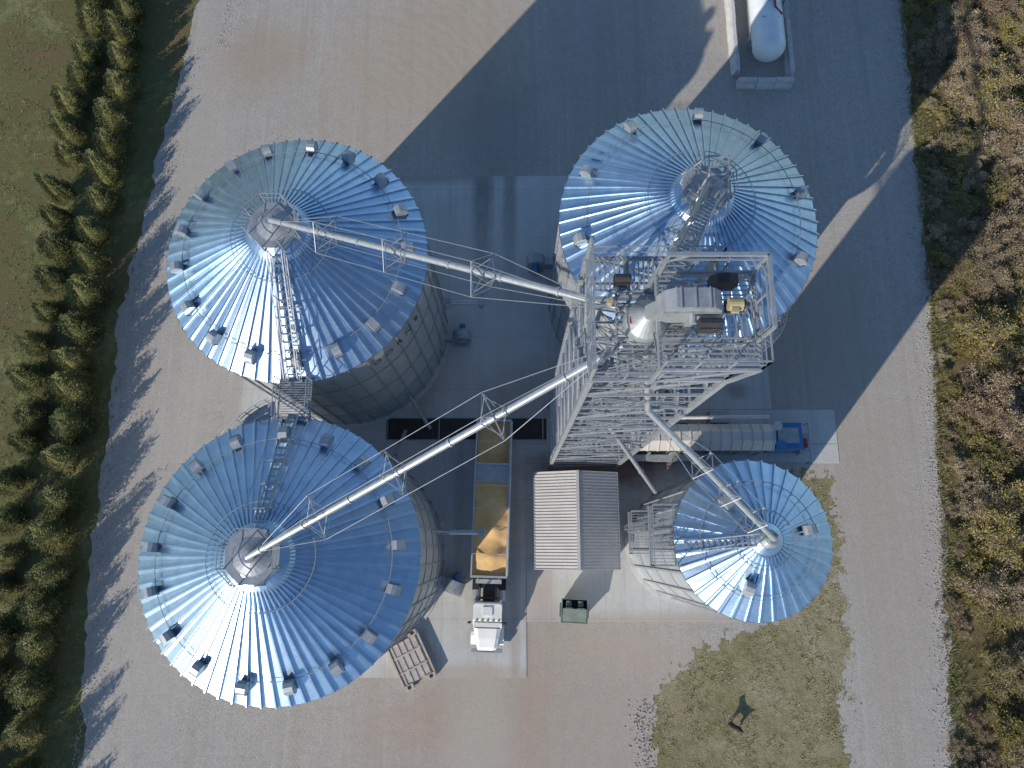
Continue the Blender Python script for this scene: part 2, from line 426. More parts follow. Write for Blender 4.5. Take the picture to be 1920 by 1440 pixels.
def grain_bin(loc, Rw, h, n, nvent, vr=.85, voff=0.0, stiff=40, spiral=None, cap_r=1.0, hoops=(.82, .36), big=True):
    root = empty("grain_bin", (loc[0], loc[1], 0))
    pitch = rad(30); R = Rw + .14
    mb = MB()
    mb.lathe([(Rw + .35, .0), (Rw + .35, .16), (Rw, .17)], 1, 72)
    mb.build("foundation_ring", [M_wall, M_cblock], root)
    mb = MB(); mb.lathe([(Rw, .1), (Rw, h + .02)], 0, 120)
    ob = mb.build("corrugated_wall", [M_wall], root, smooth=True)
    mb = MB()
    for i in range(stiff):
        a = 2 * math.pi * (i + .5) / stiff
        mb.box(((Rw + .05) * math.cos(a), (Rw + .05) * math.sin(a), h / 2 - .1), (.11, .13, h - .5), 0, a)
    for z in (h * .25, h * .5, h * .75): mb.ringt(Rw + .03, z, .05, 0, 96)
    for aa in (-.25,):
        mb.box((Rw * math.cos(aa) + .06, Rw * math.sin(aa), 1.3), (.12, .9, 1.8), 1, aa)
        mb.box((Rw * math.cos(aa) + .16, Rw * math.sin(aa), 1.3), (.06, .7, 1.5), 2, aa)
    mb.build("wall_stiffeners", [M_steel2, M_steel2, M_steel], root)
    mb = MB(); zr = roof_mesh(mb, R, h, n, cap_r * 1.7, pitch)
    mb.lathe([(R, h - .03), (R + .02, h - .12), (Rw, h - .12)], 0, 96)
    mb.build("ribbed_cone_roof", [M_roof], root)
    c = cap_r
    mb = MB()
    mb.lathe([(c * 1.95, zr(c * 1.95) + .03), (c * 1.75, zr(c * 1.75) + .16), (c * 1.05, zr(c * 1.05) + .18), (c * 1.0, zr(c) + .20)], 0, 32)
    mb.build("roof_collar", [M_roof], root, smooth=False)
    mb = MB()
    zt = zr(c) + .20
    mb.lathe([(c, zt - .3), (c, zt + .18), (c * .92, zt + .20), (.30, zt + .42), (.24, zt + .42), (.24, zt + .75), (.30, zt + .75), (.30, zt + .83), (.02, zt + .83)], 0, 20, cap=True)
    mb.build("peak_cap", [M_steel2], root)
    mb = MB()
    if big:
        zp = zt + .12
        for k in range(8):
            a0 = 2 * math.pi * (k + .5) / 8; a1 = 2 * math.pi * (k + 1.5) / 8
            p = lambda r, a, z: (r * math.cos(a), r * math.sin(a), z)
            ro, ri = c * 1.5, c * 1.08
            mb.add([p(ri, a0, zp), p(ro, a0, zp), p(ro, a1, zp), p(ri, a1, zp), p(ri, a0, zp + .06), p(ro, a0, zp + .06), p(ro, a1, zp + .06), p(ri, a1, zp + .06)],
                   [(3, 2, 1, 0), (4, 5, 6, 7), (0, 1, 5, 4), (1, 2, 6, 5), (2, 3, 7, 6), (3, 0, 4, 7)], 1)
            mb.beam(p(ro, a0, zp), p(ro, a0, zp + 1.1), .05); mb.beam(p(ro, a0, zp - .7), p(ro, a0, zp), .08)
            if k != 5:
                mb.beam(p(ro, a0, zp + 1.1), p(ro, a1, zp + 1.1), .05); mb.beam(p(ro, a0, zp + .6), p(ro, a1, zp + .6), .035)
    for hr in hoops:
        r = R * hr; z = zr(r) + .22
        mb.ringt(r, z, .035, 0, 72)
    mb.build("peak_platform_and_hoops", [M_steel2, M_steel2], root)
    mb = MB()
    for i in range(nvent):
        a = 2 * math.pi * i / nvent + voff + RND.uniform(-.02, .02)
        e = (math.cos(a), math.sin(a), 0); t = (-math.sin(a), math.cos(a), 0)
        r = R * vr - .35
        o = (e[0] * r, e[1] * r, zr(r) - .25)
        mb.prof([(0, 0), (0, .62), (.12, .80), (.34, .86), (.58, .78), (.74, .58), (.80, .25), (.66, .25), (.60, .0)], o, e, t, .50, 0)
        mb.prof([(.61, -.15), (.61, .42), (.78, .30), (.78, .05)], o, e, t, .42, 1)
    mb.build("roof_vents", [M_steel, M_dark], root)
    if spiral:
        a0, a1, z0, z1 = spiral
        mb = MB(); N = 58; pv = None
        for i in range(N + 1):
            f = i / N; a = a0 + (a1 - a0) * f; z = z0 + (z1 - z0) * f
            rm = Rw + .75
            mb.box((rm * math.cos(a), rm * math.sin(a), z), (.85, .26, .04), 0, a)
            q = [((Rw + rr) * math.cos(a), (Rw + rr) * math.sin(a), z + dz) for rr, dz in ((.32, -.03), (1.18, -.03), (1.18, 1.0), (1.18, .5), (.32, 1.0))]
            if pv:
                for u, w in zip(pv, q): mb.beam(u, w, .05, .06)
            if i % 3 == 0: mb.beam(q[1], q[2], .05); mb.beam(q[0], q[4], .04); mb.beam((Rw * math.cos(a), Rw * math.sin(a), z - .5), q[1], .05)
            pv = q
        mb.build("spiral_stairs", [M_steel], root)
    return root, zr, zt

BH = 15.3
LL = (-13.25, -.45); UL = (-13.5, 17.85); UR = (11.2, 20.15); SB = (13.5, .45)
rLL, zr, zt = grain_bin(LL, 7.9, BH, 62, 17, .86, .1, 42, (rad(205), rad(97), .3, BH - .1))
rUL, _, _ = grain_bin(UL, 8.05, BH, 62, 17, .86, .0, 42)
rUR, _, _ = grain_bin(UR, 8.05, BH, 62, 10, .87, rad(48), 42, (rad(35), rad(-82), .3, BH - .2), hoops=(.82, .4))
rSB, zrs, zts = grain_bin(SB, 4.3, 16.3, 36, 3, .6, .2, 22, None, .5, (.72, .36), False)

for i, ch in enumerate("DORNE"):
    a = rad(-52 + i * 6.5)
    cu = bpy.data.curves.new("letter", 'FONT'); cu.body = ch; cu.size = .85; cu.extrude = .015; cu.align_x = 'CENTER'
    cu.materials.append(M_black)
    o = bpy.data.objects.new("letter", cu); COL.objects.link(o); o.parent = rUL
    o.location = ((8.22) * math.cos(a), 8.22 * math.sin(a), BH - 1.7); o.rotation_euler = (rad(90), 0, a + rad(90))

def stair(mb, p0, p1, w=.9, n=None, rails=True, tread=.25, rt=.055):
    p0 = Vector(p0); p1 = Vector(p1); d = p1 - p0
    hd = Vector((d.x, d.y, 0)).normalized(); s = Vector((-hd.y, hd.x, 0))
    n = n or max(3, int(d.length / .33))
    for sg in (-1, 1):
        o = s * sg * w / 2
        mb.beam(p0 + o, p1 + o, rt, rt * 2.2)
        if rails:
            up = Vector((0, 0, 1.0)); m2 = Vector((0, 0, .5))
            mb.beam(p0 + o + up, p1 + o + up, rt); mb.beam(p0 + o + m2, p1 + o + m2, rt * .6)
            k = max(2, int(d.length / 1.1))
            for j in range(k + 1):
                q = p0.lerp(p1, j / k) + o; mb.beam(q, q + up, rt * .9)
    ang = math.atan2(hd.y, hd.x)
    for j in range(n + 1):
        q = p0.lerp(p1, j / n); mb.box(q, (tread, w, .035), 0, ang)
def grating(mb, x0, x1, y0, y1, z, sp=.16, w=.05, mi=0, along='x'):
    if along == 'x':
        n = int((y1 - y0) / sp)
        for i in range(n + 1): mb.box(((x0 + x1) / 2, y0 + (y1 - y0) * i / n, z), (x1 - x0, w, .04), mi)
        for x in (x0, x1): mb.box((x, (y0 + y1) / 2, z - .05), (.08, y1 - y0, .14), mi)
    else:
        n = int((x1 - x0) / sp)
        for i in range(n + 1): mb.box((x0 + (x1 - x0) * i / n, (y0 + y1) / 2, z), (w, y1 - y0, .04), mi)
        for y in (y0, y1): mb.box(((x0 + x1) / 2, y, z - .05), (x1 - x0, .08, .14), mi)
def railing(mb, pts, z, hh=1.1, mi=0, sp=1.1, th=.05):
    for a, b in zip(pts[:-1], pts[1:]):
        a = Vector((*a, z)); b = Vector((*b, z)); up = Vector((0, 0, hh))
        mb.beam(a + up, b + up, th, th, mi); mb.beam(a + up * .5, b + up * .5, th * .7, th * .7, mi)
        k = max(1, int((b - a).length / sp))
        for j in range(k + 1):
            q = a.lerp(b, j / k); mb.beam(q, q + up, th, th, mi)
cw = empty("roof_catwalk", (-13.1, 8.5, BH))
mb = MB()
x = -12.95
stair(mb, (x, UL[1] - 8.2, BH + .35), (x - .25, UL[1] - 1.75, zr(1.75) + .42), .8, 15, True, .12)
stair(mb, (x, LL[1] + 8.1, BH + .35), (x - .25, LL[1] + 1.75, zr(1.75) + .42), .55, 15, False, .10, .045)
for k in range(5):
    f = k / 4; yy = LL[1] + 8.0 - f * 5.5; zz = BH + .4 + f * 3.1
    mb.beam((x - .65 - .2 * f, yy, zz), (x + .65 - .2 * f, yy, zz), .09, .09)
    for sx_ in (-.65, .65): mb.beam((x + sx_ - .2 * f, yy, zz), (x + sx_ - .2 * f, yy, zz + 1.0), .05)
for sx_ in (-.65, .65): mb.beam((x + sx_, LL[1] + 8.0, BH + 1.4), (x + sx_ - .2, LL[1] + 2.5, BH + 4.5), .045)
grating(mb, x - .95, x + .95, 7.45, 9.8, BH + .3, .14, .05, 0)
railing(mb, [(x - .95, 9.8), (x - .95, 7.45)], BH + .3); railing(mb, [(x + .95, 9.8), (x + .95, 7.45)], BH + .3)
for yy in (7.5, 9.7): mb.beam((x - 1, yy, BH + .2), (x + 1, yy, BH + .2), .12, .16)
for yy in (10.8, 12.2, 13.6):
    zz = BH + .5 + abs(8.9 - yy) * .5
    mb.beam((x - .8, yy, zz - .2), (x + .8, yy, zz - .2), .07)
mb.build("stairs_and_walkway", [M_steel], cw, (-13.1, 8.5, BH))

# ------------------------------------------------------------------ elevator tower
tw = empty("elevator_tower", (5.6, 9, 0)); TO = (5.6, 9, 0)
X0, X1, Y0, Y1, ZT = 3.0, 8.2, 6.3, 11.3, 30.4
mb = MB()
NL = 11
lv = [i * ZT / NL for i in range(NL + 1)]
for cx in (X0, X1):
    for cy in (Y0, Y1): mb.beam((cx, cy, 0), (cx, cy, ZT), .24)
for i, z in enumerate(lv[1:], 1):
    for q_, (a, b) in enumerate((((X0, Y0), (X1, Y0)), ((X1, Y0), (X1, Y1)), ((X1, Y1), (X0, Y1)), ((X0, Y1), (X0, Y0)))):
        mb.beam((*a, z), (*b, z), .11, .16)
        z0 = lv[i - 1]
        if i % 2: mb.beam((*a, z0), (*b, z), .085)
        else: mb.beam((*b, z0), (*a, z), .085)
        if q_ == 0 or q_ == 3: mb.beam((*a, (z + z0) / 2), (*b, (z + z0) / 2), .05, .09)
        if q_ in (3,): mb.beam((*b, z0), (*a, z), .06) if i % 2 else mb.beam((*a, z0), (*b, z), .06)
mb.build("lattice_frame", [M_lat], tw, TO)
mb = MB()
for i in range(NL):
    z0, z1 = lv[i], lv[i + 1]
    if i % 2 == 0: stair(mb, (X0 + 1.0, Y0 + .6, z0), (X1 - 1.3, Y0 + .6, z1), .62, 9, True, .16, .035)
    else: stair(mb, (X1 - 1.3, Y0 + 1.4, z0), (X0 + 1.0, Y0 + 1.4, z1), .62, 9, True, .16, .035)
    if i < NL - 1:
        if i % 2 == 0: grating(mb, X1 - 1.2, X1 - .2, Y0 + .2, Y0 + 1.8, z1, .2, .04)
        else: grating(mb, X0 + .2, X0 + .9, Y0 + .2, Y0 + 1.8, z1, .2, .04)
mb.build("zigzag_stairs", [M_lat], tw, TO)
mb = MB()
for xx in (5.7, 6.9):
    mb.box((xx, 8.7, 16.3), (.45, .6, 32.4), 0)
    for k in range(14): mb.box((xx, 8.7, 1.2 + k * 2.35), (.54, .7, .09), 0)
mb.box((6.3, 8.7, .9), (2.2, .9, 1.8), 0)
mb.build("leg_casings", [M_steel2], tw, TO)
# top deck
mb = MB()
grating(mb, X0 + 1.1, X1, Y0, Y1 - 1.4, ZT + .1, .19, .06, 0)
grating(mb, X0 + .3, X0 + 3.0, Y1 - 1.4, Y1, ZT + .12, .19, .06, 0, 'y')
railing(mb, [(X0, Y0), (X1, Y0), (X1 + .1, Y1), (X0, Y1), (X0, Y0)], ZT + .1, 1.1, 0, 1.2, .055)
for yy in (Y0, Y0 + 1.6, Y0 + 3.3, Y1): mb.beam((X0 - .1, yy, ZT), (X1 + .1, yy, ZT), .14, .2)
for xx in (X0 + 1.6, X0 + 3.4): mb.beam((xx, Y0, ZT - .1), (xx, Y1, ZT - .1), .12, .18)
mb.beam((X0, Y0, ZT), (X0 + 2.6, Y1, ZT), .07); mb.beam((X1, Y0, ZT), (X0 + 2.6, Y1, ZT), .07)
mb.beam((X0, Y1, ZT - 4), (X0, Y1 + .0, ZT + 2.0), .14)
mb.beam((X0, Y0, ZT + 1.9), (X0, Y1, ZT + 2.0), .07); mb.beam((X0, Y0, ZT), (X0, Y0, ZT + 1.9), .10)
# head platform
hx0, hx1, hy0, hy1, hz = 5.3, 8.9, 6.2, 9.9, 32.4
for a in (hx0, hx1):
    for b_ in (hy0, hy1): mb.beam((min(a, X1), b_, ZT), (a, b_, hz), .13)
for a, b_ in (((hx0, hy0), (hx1, hy0)), ((hx1, hy0), (hx1, hy1)), ((hx1, hy1), (hx0, hy1)), ((hx0, hy1), (hx0, hy0))):
    mb.beam((*a, hz), (*b_, hz), .12, .18); mb.beam((min(a[0], X1), a[1], ZT), (*b_, hz), .06)
grating(mb, hx0, hx1, hy0, hy0 + 1.15, hz + .1, .17, .055); grating(mb, hx0, hx1, hy1 - 1.1, hy1, hz + .1, .17, .055)
grating(mb, hx1 - .8, hx1, hy0 + 1.15, hy1 - 1.1, hz + .12, .17, .055, 0, 'y')
railing(mb, [(hx0, hy0), (hx1, hy0), (hx1, hy1), (hx0, hy1)], hz + .1, 1.1, 0, 1.0, .055)
for a in (hx0 + .1, hx1 - .1): mb.beam((a, hy1 - .1, hz), (a, hy1 - .1, hz + 1.9), .10)
mb.beam((hx1 - .1, hy0 + 1, hz), (hx1 - .1, hy0 + 1, hz + 1.9), .10)
mb.beam((hx0 + .1, hy1 - .1, hz + 1.9), (hx1 - .1, hy1 - .1, hz + 1.9), .13)
mb.beam((hx1 - .1, hy1 - .1, hz + 1.9), (hx1 - .1, hy0 + 1, hz + 1.9), .13)
mb.beam((hx0 + .1, hy1 - .1, hz + 1.2), (hx0 + 1.0, hy1 - .1, hz + 1.9), .06)
mb.beam((hx1 - .1, hy1 - 1.0, hz + 1.9), (hx1 - .1, hy1 - .1, hz + 1.1), .06)
mb.build("top_platforms", [M_steel], tw, TO)
# head section, motor, distributor
mb = MB()
hd = [(-1.0, -1.1), (-1.2, -.3), (-1.0, .35), (-.65, .6), (.65, .6), (.95, .3), (1.05, -.2), (.9, -1.1)]
HY = 8.35
mb.prof(hd, (6.3, HY, 33.4), (1, 0, 0), (0, 1, 0), .72, 1)
mb.prof([(-1.05, -.05), (.98, -.05), (.98, .03), (-1.05, .03)], (6.3, HY, 33.55), (1, 0, 0), (0, 1, 0), .86, 1)
for k in (-.5, 0, .5): mb.box((6.3 + k, HY, 34.02), (.05, .78, .05), 0)
mb.tube((6.3, HY - .75, 33.4), (6.3, HY + .75, 33.4), .14, 1)
mb.box((6.9, HY - .75, 33.2), (.75, .42, .5), 2); mb.tube((6.5, HY - .75, 33.5), (7.3, HY - .75, 33.5), .17, 2)
mb.tube((7.5, HY - .1, 33.6), (8.0, HY - .1, 33.6), .24, 3, 16); mb.box((7.75, HY - .1, 33.32), (.6, .42, .1), 2); mb.box((7.7, HY - .36, 33.7), (.25, .16, .2), 3)
mb.tube((8.0, HY - .1, 33.6), (8.1, HY - .1, 33.6), .18, 2, 16)
mb.beam((5.45, HY, 33.1), (5.05, HY, 32.3), .5, .45, 0)
DX, DY = 5.1, 8.45
mb.lathe([(.22, 32.4), (.26, 32.1), (.80, 31.3), (.83, 31.1), (.83, 30.8), (.5, 30.3)], 0, 28, (DX, DY, 0))
mb.box((DX - .62, DY - .1, 31.5), (.1, .24, .12), 4)
mb.box((4.3, 10.2, 30.8), (.62, .42, .4), 2); mb.tube((4.0, 10.2, 31.1), (4.6, 10.2, 31.1), .17, 2, 14); mb.box((3.8, 9.3, 30.9), (.16, .16, .6), 3)
mb.prof([(-.45, -.4), (-.5, .1), (-.3, .35), (.1, .45), (.45, .35), (.52, 0), (.4, -.5)], (7.6, 9.35, 32.9), (1, 0, 0), (0, 1, 0), .35, 2)
mb.build("elevator_head_and_distributor", [M_steel, M_steel2, M_black, M_yellow, M_red], tw, TO)
# bridge catwalk to east bin peak
mb = MB()
b0 = Vector((7.2, 11.4, 24.2)); b1 = Vector((10.8, 18.8, 21.3))
stair(mb, b0, b1, 1.0, 30, True, .18, .045)
dd = (b1 - b0); s = Vector((-dd.y, dd.x, 0)).normalized() * .5
K = 7
for sg in (-1, 1):
    lo = Vector((0, 0, -.9))
    mb.beam(b0 + s * sg + lo, b1 + s * sg + lo, .08)
    for k in range(K):
        p = b0.lerp(b1, k / K) + s * sg; q = b0.lerp(b1, (k + 1) / K) + s * sg
        mb.beam(p + lo, q, .05); mb.beam(q, q + lo, .05)
for dx, dy in ((-.9, -.9), (.9, -.9), (.9, .9), (-.9, .9)):
    mb.beam((UR[0] + dx * 1.4, UR[1] + dy * 1.4, 19), (UR[0] + dx * .6, UR[1] + dy * .6, 22.3), .09)
for dx, dy, ex, ey in ((-.9, -.9, .9, -.9), (.9, -.9, .9, .9), (.9, .9, -.9, .9), (-.9, .9, -.9, -.9)):
    mb.beam((UR[0] + dx * .6, UR[1] + dy * .6, 22.3), (UR[0] + ex * .6, UR[1] + ey * .6, 22.3), .08)
    mb.beam((UR[0] + dx * 1.1, UR[1] + dy * 1.1, 20.4), (UR[0] + ex * 1.1, UR[1] + ey * 1.1, 20.4), .07)
    mb.beam((UR[0] + dx * 1.1, UR[1] + dy * 1.1, 20.4), (UR[0] + ex * .6, UR[1] + ey * .6, 22.3), .06)
mb.build("bridge_to_bin", [M_steel], tw, TO)

# ------------------------------------------------------------------ spouts
def spout(path, r, stations=(), arm=1.15, flange=3.0):
    root = empty("grain_spout", path[0])
    mb = MB()
    for a, b in zip(path[:-1], path[1:]):
        a = Vector(a); b = Vector(b)
        mb.tube(a, b, r, 0, 14)
        L = (b - a).length; k = int(L / flange)
        for j in range(0, k + 1):
            q = a.lerp(b, min(1, j * flange / L)); d = (b - a).normalized()
            mb.tube(q - d * .05, q + d * .05, r * 1.3, 0, 14)
    mb.build("spout_pipe", [M_steel], root, path[0])
    if stations:
        mb = MB()
        a = Vector(path[0]); b = Vector(path[-1]); d = (b - a).normalized()
        s = d.cross(Vector((0, 0, 1))).normalized(); u = s.cross(d).normalized()
        prev = [a + d * .8] * 4
        for t in stations:
            c = a.lerp(b, t)
            tips = [c + s * arm, c + u * arm, c - s * arm, c - u * arm * .9]
            for k in range(4):
                mb.beam(c, tips[k], .06); mb.beam(prev[k], tips[k], .026)
                mb.beam(c + d * .7, c.lerp(tips[k], .8), .03); mb.beam(c - d * .7, c.lerp(tips[k], .8), .03)
                mb.beam(tips[k], tips[(k + 1) % 4], .025)
            prev = tips
        e = b - d * .6
        for k in range(4): mb.beam(prev[k], e, .026)
        mb.build("truss_cables", [M_steel], root, path[0])
    return root
spout([(DX - .3, DY - .4, 30.6), (4.6, 7.9, 30.2), (LL[0], LL[1], zt + .9)], .165, (.31, .56, .78))
spout([(DX - .4, DY + .4, 30.7), (4.4, 9.3, 30.2), (UL[0], UL[1], zt + .9)], .165, (.33, .57, .79))
spout([(DX + .1, DY + .6, 30.7), (5.5, 9.8, 30.1), (UR[0], UR[1], zt + .9)], .165, (.5,), .7)
spout([(DX + .1, DY - .4, 30.6), (6.2, 6.1, 25.2), (SB[0], SB[1], zts + .85)], .15)
spout([(5.6, 7.0, 16.2), (6.8, 6.0, 14), (9.5, 3.6, 9.6)], .14)
o = (10, 3.4, 22)
rt = empty("spout_truss", o); mb = MB()
a = Vector((6.2, 6.1, 25.2)); b = Vector((SB[0], SB[1], zts + .85)); d = (b - a).normalized(); s = d.cross(Vector((0, 0, 1))).normalized(); u = s.cross(d).normalized()
prev = [a] * 4
for t in (.4, .62, .84):
    c = a.lerp(b, t); tips = [c + s * .8, c + u * .8, c - s * .8, c - u * .8]
    for k in range(4): mb.beam(c, tips[k], .045); mb.beam(prev[k], tips[k], .025); mb.beam(tips[k], tips[(k + 1) % 4], .03)
    prev = tips
mb.build("cables", [M_steel], rt, o)

o = (SB[0] - 4.6, SB[1] + .6, 0); lad = empty("caged_ladder", o); mb = MB()
lx = SB[0] - 4.45; ly = SB[1] + 1.0
for z0, z1 in ((0.2, 9.2), (9.2, 16.6)):
    yy = ly if z0 < 1 else ly - 1.1
    for sy in (-.23, .23): mb.beam((lx, yy + sy, z0), (lx, yy + sy, z1 + 1.1), .05)
    k = int((z1 - z0) / .33)
    for i in range(k): mb.beam((lx, yy - .23, z0 + i * .33), (lx, yy + .23, z0 + i * .33), .03)
    z = z0 + 2.3
    while z < z1 + 1.1:
        p = None
        for j in range(9):
            t = rad(90 + 180 * j / 8); q = (lx + math.cos(t) * .7, yy + math.sin(t) * .36, z)
            if p: mb.beam(p, q, .03, .05)
            p = q
        z += .8
    for j in (1, 3, 5, 7):
        t = rad(90 + 180 * j / 8); mb.beam((lx + math.cos(t) * .7, yy + math.sin(t) * .36, z0 + 2.3), (lx + math.cos(t) * .7, yy + math.sin(t) * .36, z1 + 1), .025)
for zz, y0, y1 in ((9.1, ly - 1.8, ly + .9), (16.2, ly - 2.4, ly + .9)):
    grating(mb, lx - 1.3, lx + .1, y0, y1, zz, .18, .04)
    railing(mb, [(lx + .1, y1), (lx - 1.3, y1), (lx - 1.3, y0), (lx + .1, y0)], zz)
    for yy in (y0, y1): mb.beam((lx - 1.3, yy, zz - .1), (lx + .2, yy, zz - 1.4), .07)
stair(mb, (lx + .6, SB[1] - .4, 16.6), (SB[0] - .7, SB[1] - .05, zrs(.7) + .2), .6, 12, True, .12, .04)
mb.build("ladder_cage_platforms", [M_lat], lad, o)

# ------------------------------------------------------------------ unload augers and fans
def unload(a, b, drop):
    r = empty("unloading_auger", a); mb = MB()
    mb.tube(a, b, .17, 0, 12); mb.box((b[0], b[1], b[2]), (.5, .5, .5), 0)
    mb.tube(b, (b[0], b[1], b[2] - drop), .16, 0, 12, .2)
    mb.box((a[0] + .6, a[1], a[2] + .35), (.6, .3, .3), 1)
    mb.beam(((a[0] + b[0]) / 2, a[1], a[2]), (a[0] - .1, a[1], a[2] + 2), .05); mb.beam(((a[0] + b[0]) / 2, a[1], a[2]), (a[0] - .1, a[1], a[2] - 2), .05)
    mb.build("auger_tube", [M_steel, M_steel2], r, a)
unload((-5.4, 1.1, 4.6), (-2.2, 1.1, 4.6), .7)
unload((-5.6, 18.6, 4.6), (-2.4, 18.6, 4.6), 1.0)
def fan(x, y, rz):
    r = empty("aeration_fan", (x, y, 0), rz); mb = MB()
    mb.tube((0, -.4, .95), (0, .4, .95), .75, 0, 24)
    mb.box((-.9, 0, .6), (1.4, .7, .9), 0); mb.box((-1.8, 0, .55), (.7, 1.3, 1.0), 0)
    mb.tube((0, .4, .95), (0, 1.0, .95), .24, 1, 14); mb.box((0, 0, .08), (1.3, 1.4, .16), 2); mb.box((0, .7, .4), (.5, .5, .55), 2)
    mb.tube((0, -.42, .95), (0, -.5, .95), .4, 2, 20)
    mb.build("fan_housing", [M_steel2, M_blue, M_steel2], r)
fan(-4.1, 17.0, 0); fan(2.0, 23.6, math.pi); fan(-4.4, -2.8, -.35); fan(10.8, 9.6, 1.57)
o = (-8, 12, 1); r = empty("sweep_auger_chute", o); mb = MB()
mb.tube((-8.3, 12.0, 2.2), (-6.6, 9.4, .3), .16, 0, 10); mb.box((-8.2, 11.9, 2.5), (.5, .5, .5), 0)
mb.tube((-9.0, 7.0, 2.2), (-8.6, 9.2, .3), .16, 0, 10)
mb.build("chute", [M_steel2], r, o)

# ------------------------------------------------------------------ grain dryer (east)
o = (15, 8.2, 0); dr = empty("grain_dryer", o); mb = MB()
mb.box((14.2, 8.2, 2.0), (11.0, 1.5, 2.6), 1)
mb.prof([(-1.0, 3.2), (-1.0, 3.5), (-.35, 4.1), (.35, 4.1), (1.0, 3.5), (1.0, 3.2)], (14.2, 8.2, 0), (0, 1, 0), (1, 0, 0), 11.2, 0)
for k in range(15): mb.prof([(-1.05, 3.2), (-1.05, 3.55), (-.37, 4.17), (.37, 4.17), (1.05, 3.55), (1.05, 3.2)], (8.7 + k * .79, 8.2, 0), (0, 1, 0), (1, 0, 0), .08, 0)
mb.box((14.2, 6.9, 1.0), (9.6, .5, .6), 1)
for k in range(7): mb.beam((9 + k * 1.7, 7.2, 0), (9 + k * 1.7, 7.2, 2.2), .12, .12, 2); mb.beam((9 + k * 1.7, 9.2, 0), (9 + k * 1.7, 9.2, 2.2), .12, .12, 2)
mb.box((21.2, 8.4, 1.7), (2.2, 2.0, 2.6), 3); mb.box((21.2, 8.4, 3.05), (1.6, 1.2, .12), 2)
mb.tube((20.3, 9.1, 3.0), (20.3, 9.1, 3.5), .35, 0, 14); mb.box((20.5, 7.7, 3.15), (.8, .5, .4), 3)
mb.box((22.9, 8.1, .9), (1.0, 1.5, 1.2), 2); mb.box((22.9, 8.0, 1.65), (.45, .7, .4), 4); mb.box((22.6, 9.0, 1.7), (.3, .3, .6), 5)
mb.box((22.7, 7.3, 1.3), (.4, .3, .9), 2)
railing(mb, [(20.0, 6.6), (23.6, 6.6), (23.6, 9.7)], .1, 1.0, 2)
for k in range(3): mb.box((10.2 + k * 3.2, 10.2, .6), (1.6, .9, 1.2), 1); 
mb.tube((7.8, 9.7, 3.2), (19.5, 9.7, 4.0), .14, 0, 10)
mb.build("dryer_body", [M_shed, M_steel2, M_steel2, M_blue, M_red, M_yellow], dr, o)

# ------------------------------------------------------------------ shed
o = (4.83, 2.07, 0); sh = empty("metal_shed", o); mb = MB()
sx0, sx1, sy0, sy1 = 1.68, 7.98, -1.56, 5.6; ze, zrdg = 2.9, 4.25; xm = 4.83
mb.box((xm, (sy0 + sy1) / 2, 1.45), (sx1 - sx0 - .5, sy1 - sy0 - .5, 2.9), 0)
for yy in (sy0 + .25, sy1 - .25): mb.prof([(-2.9, 2.85), (0, 4.08), (2.9, 2.85)], (xm, yy, 0), (1, 0, 0), (0, 1, 0), .06, 0)
for xa in (sx0, sx1):
    mb.add([(xa, sy0, ze), (xm, sy0, zrdg), (xm, sy1, zrdg), (xa, sy1, ze), (xa, sy0, ze - .07), (xm, sy0, zrdg - .07), (xm, sy1, zrdg - .07), (xa, sy1, ze - .07)],
           [(0, 1, 2, 3) if xa < xm else (3, 2, 1, 0), (0, 4, 5, 1), (3, 2, 6, 7), (0, 3, 7, 4)], 0)
    n = 31
    for i in range(n + 1):
        y = sy0 + .02 + (sy1 - sy0 - .04) * i / n
        mb.beam((xa, y, ze + .02), (xm, y, zrdg + .02), .05, .06, 0)
mb.beam((xm, sy0 - .02, zrdg + .05), (xm, sy1 + .02, zrdg + .05), .22, .04, 0)
for xa in (sx0, sx1): mb.beam((xa, sy0, ze - .02), (xa, sy1, ze - .02), .10, .12, 1)
mb.box((3.6, sy0 + .22, 1.1), (1.0, .06, 2.1), 1); mb.box((6.2, sy0 + .22, 1.6), (1.1, .06, .8), 2)
mb.build("walls_and_gable_roof", [M_shed, M_steel2, M_glass], sh, o)

# dumpster
o = (4.7, -4.5, 0); du = empty("dumpster", o, rad(-3)); mb = MB()
mb.add([(-.8, -.7, .12), (.8, -.7, .12), (.8, .6, .12), (-.8, .6, .12), (-.95, -.95, 1.25), (.95, -.95, 1.25), (.95, .75, 1.55), (-.95, .75, 1.55)],
       [(3, 2, 1, 0), (0, 1, 5, 4), (1, 2, 6, 5), (2, 3, 7, 6), (3, 0, 4, 7)], 0)
mb.beam((-.98, -.95, 1.24), (.98, -.95, 1.24), .07, .08, 0); mb.beam((-.98, .75, 1.54), (.98, .75, 1.54), .07, .08, 0)
for s_ in (-1, 1): mb.beam((s_ * .97, -.95, 1.24), (s_ * .97, .75, 1.54), .07, .08, 0); mb.box((s_ * 1.04, -.1, .9), (.12, 1.0, .16), 0)
mb.add([(-.9, -.9, 1.30), (.9, -.9, 1.30), (.9, .05, 1.47), (-.9, .05, 1.47)], [(0, 1, 2, 3)], 1)
mb.add([(-.9, .12, .95), (.9, .12, .95), (.9, .7, .95), (-.9, .7, .95)], [(0, 1, 2, 3)], 2)
for xx in (-.45, .45): mb.box((xx, .08, 1.50), (.55, .1, .05), 0); mb.box((xx, .4, 1.15), (.4, .4, .2), 1)
for xx in (-.7, .7):
    for yy in (-.55, .45): mb.tube((xx - .04, yy, .07), (xx + .04, yy, .07), .07, 3, 10)
mb.build("bin_body_and_lids", [M_green, M_lid, M_dark, M_rubber], du)

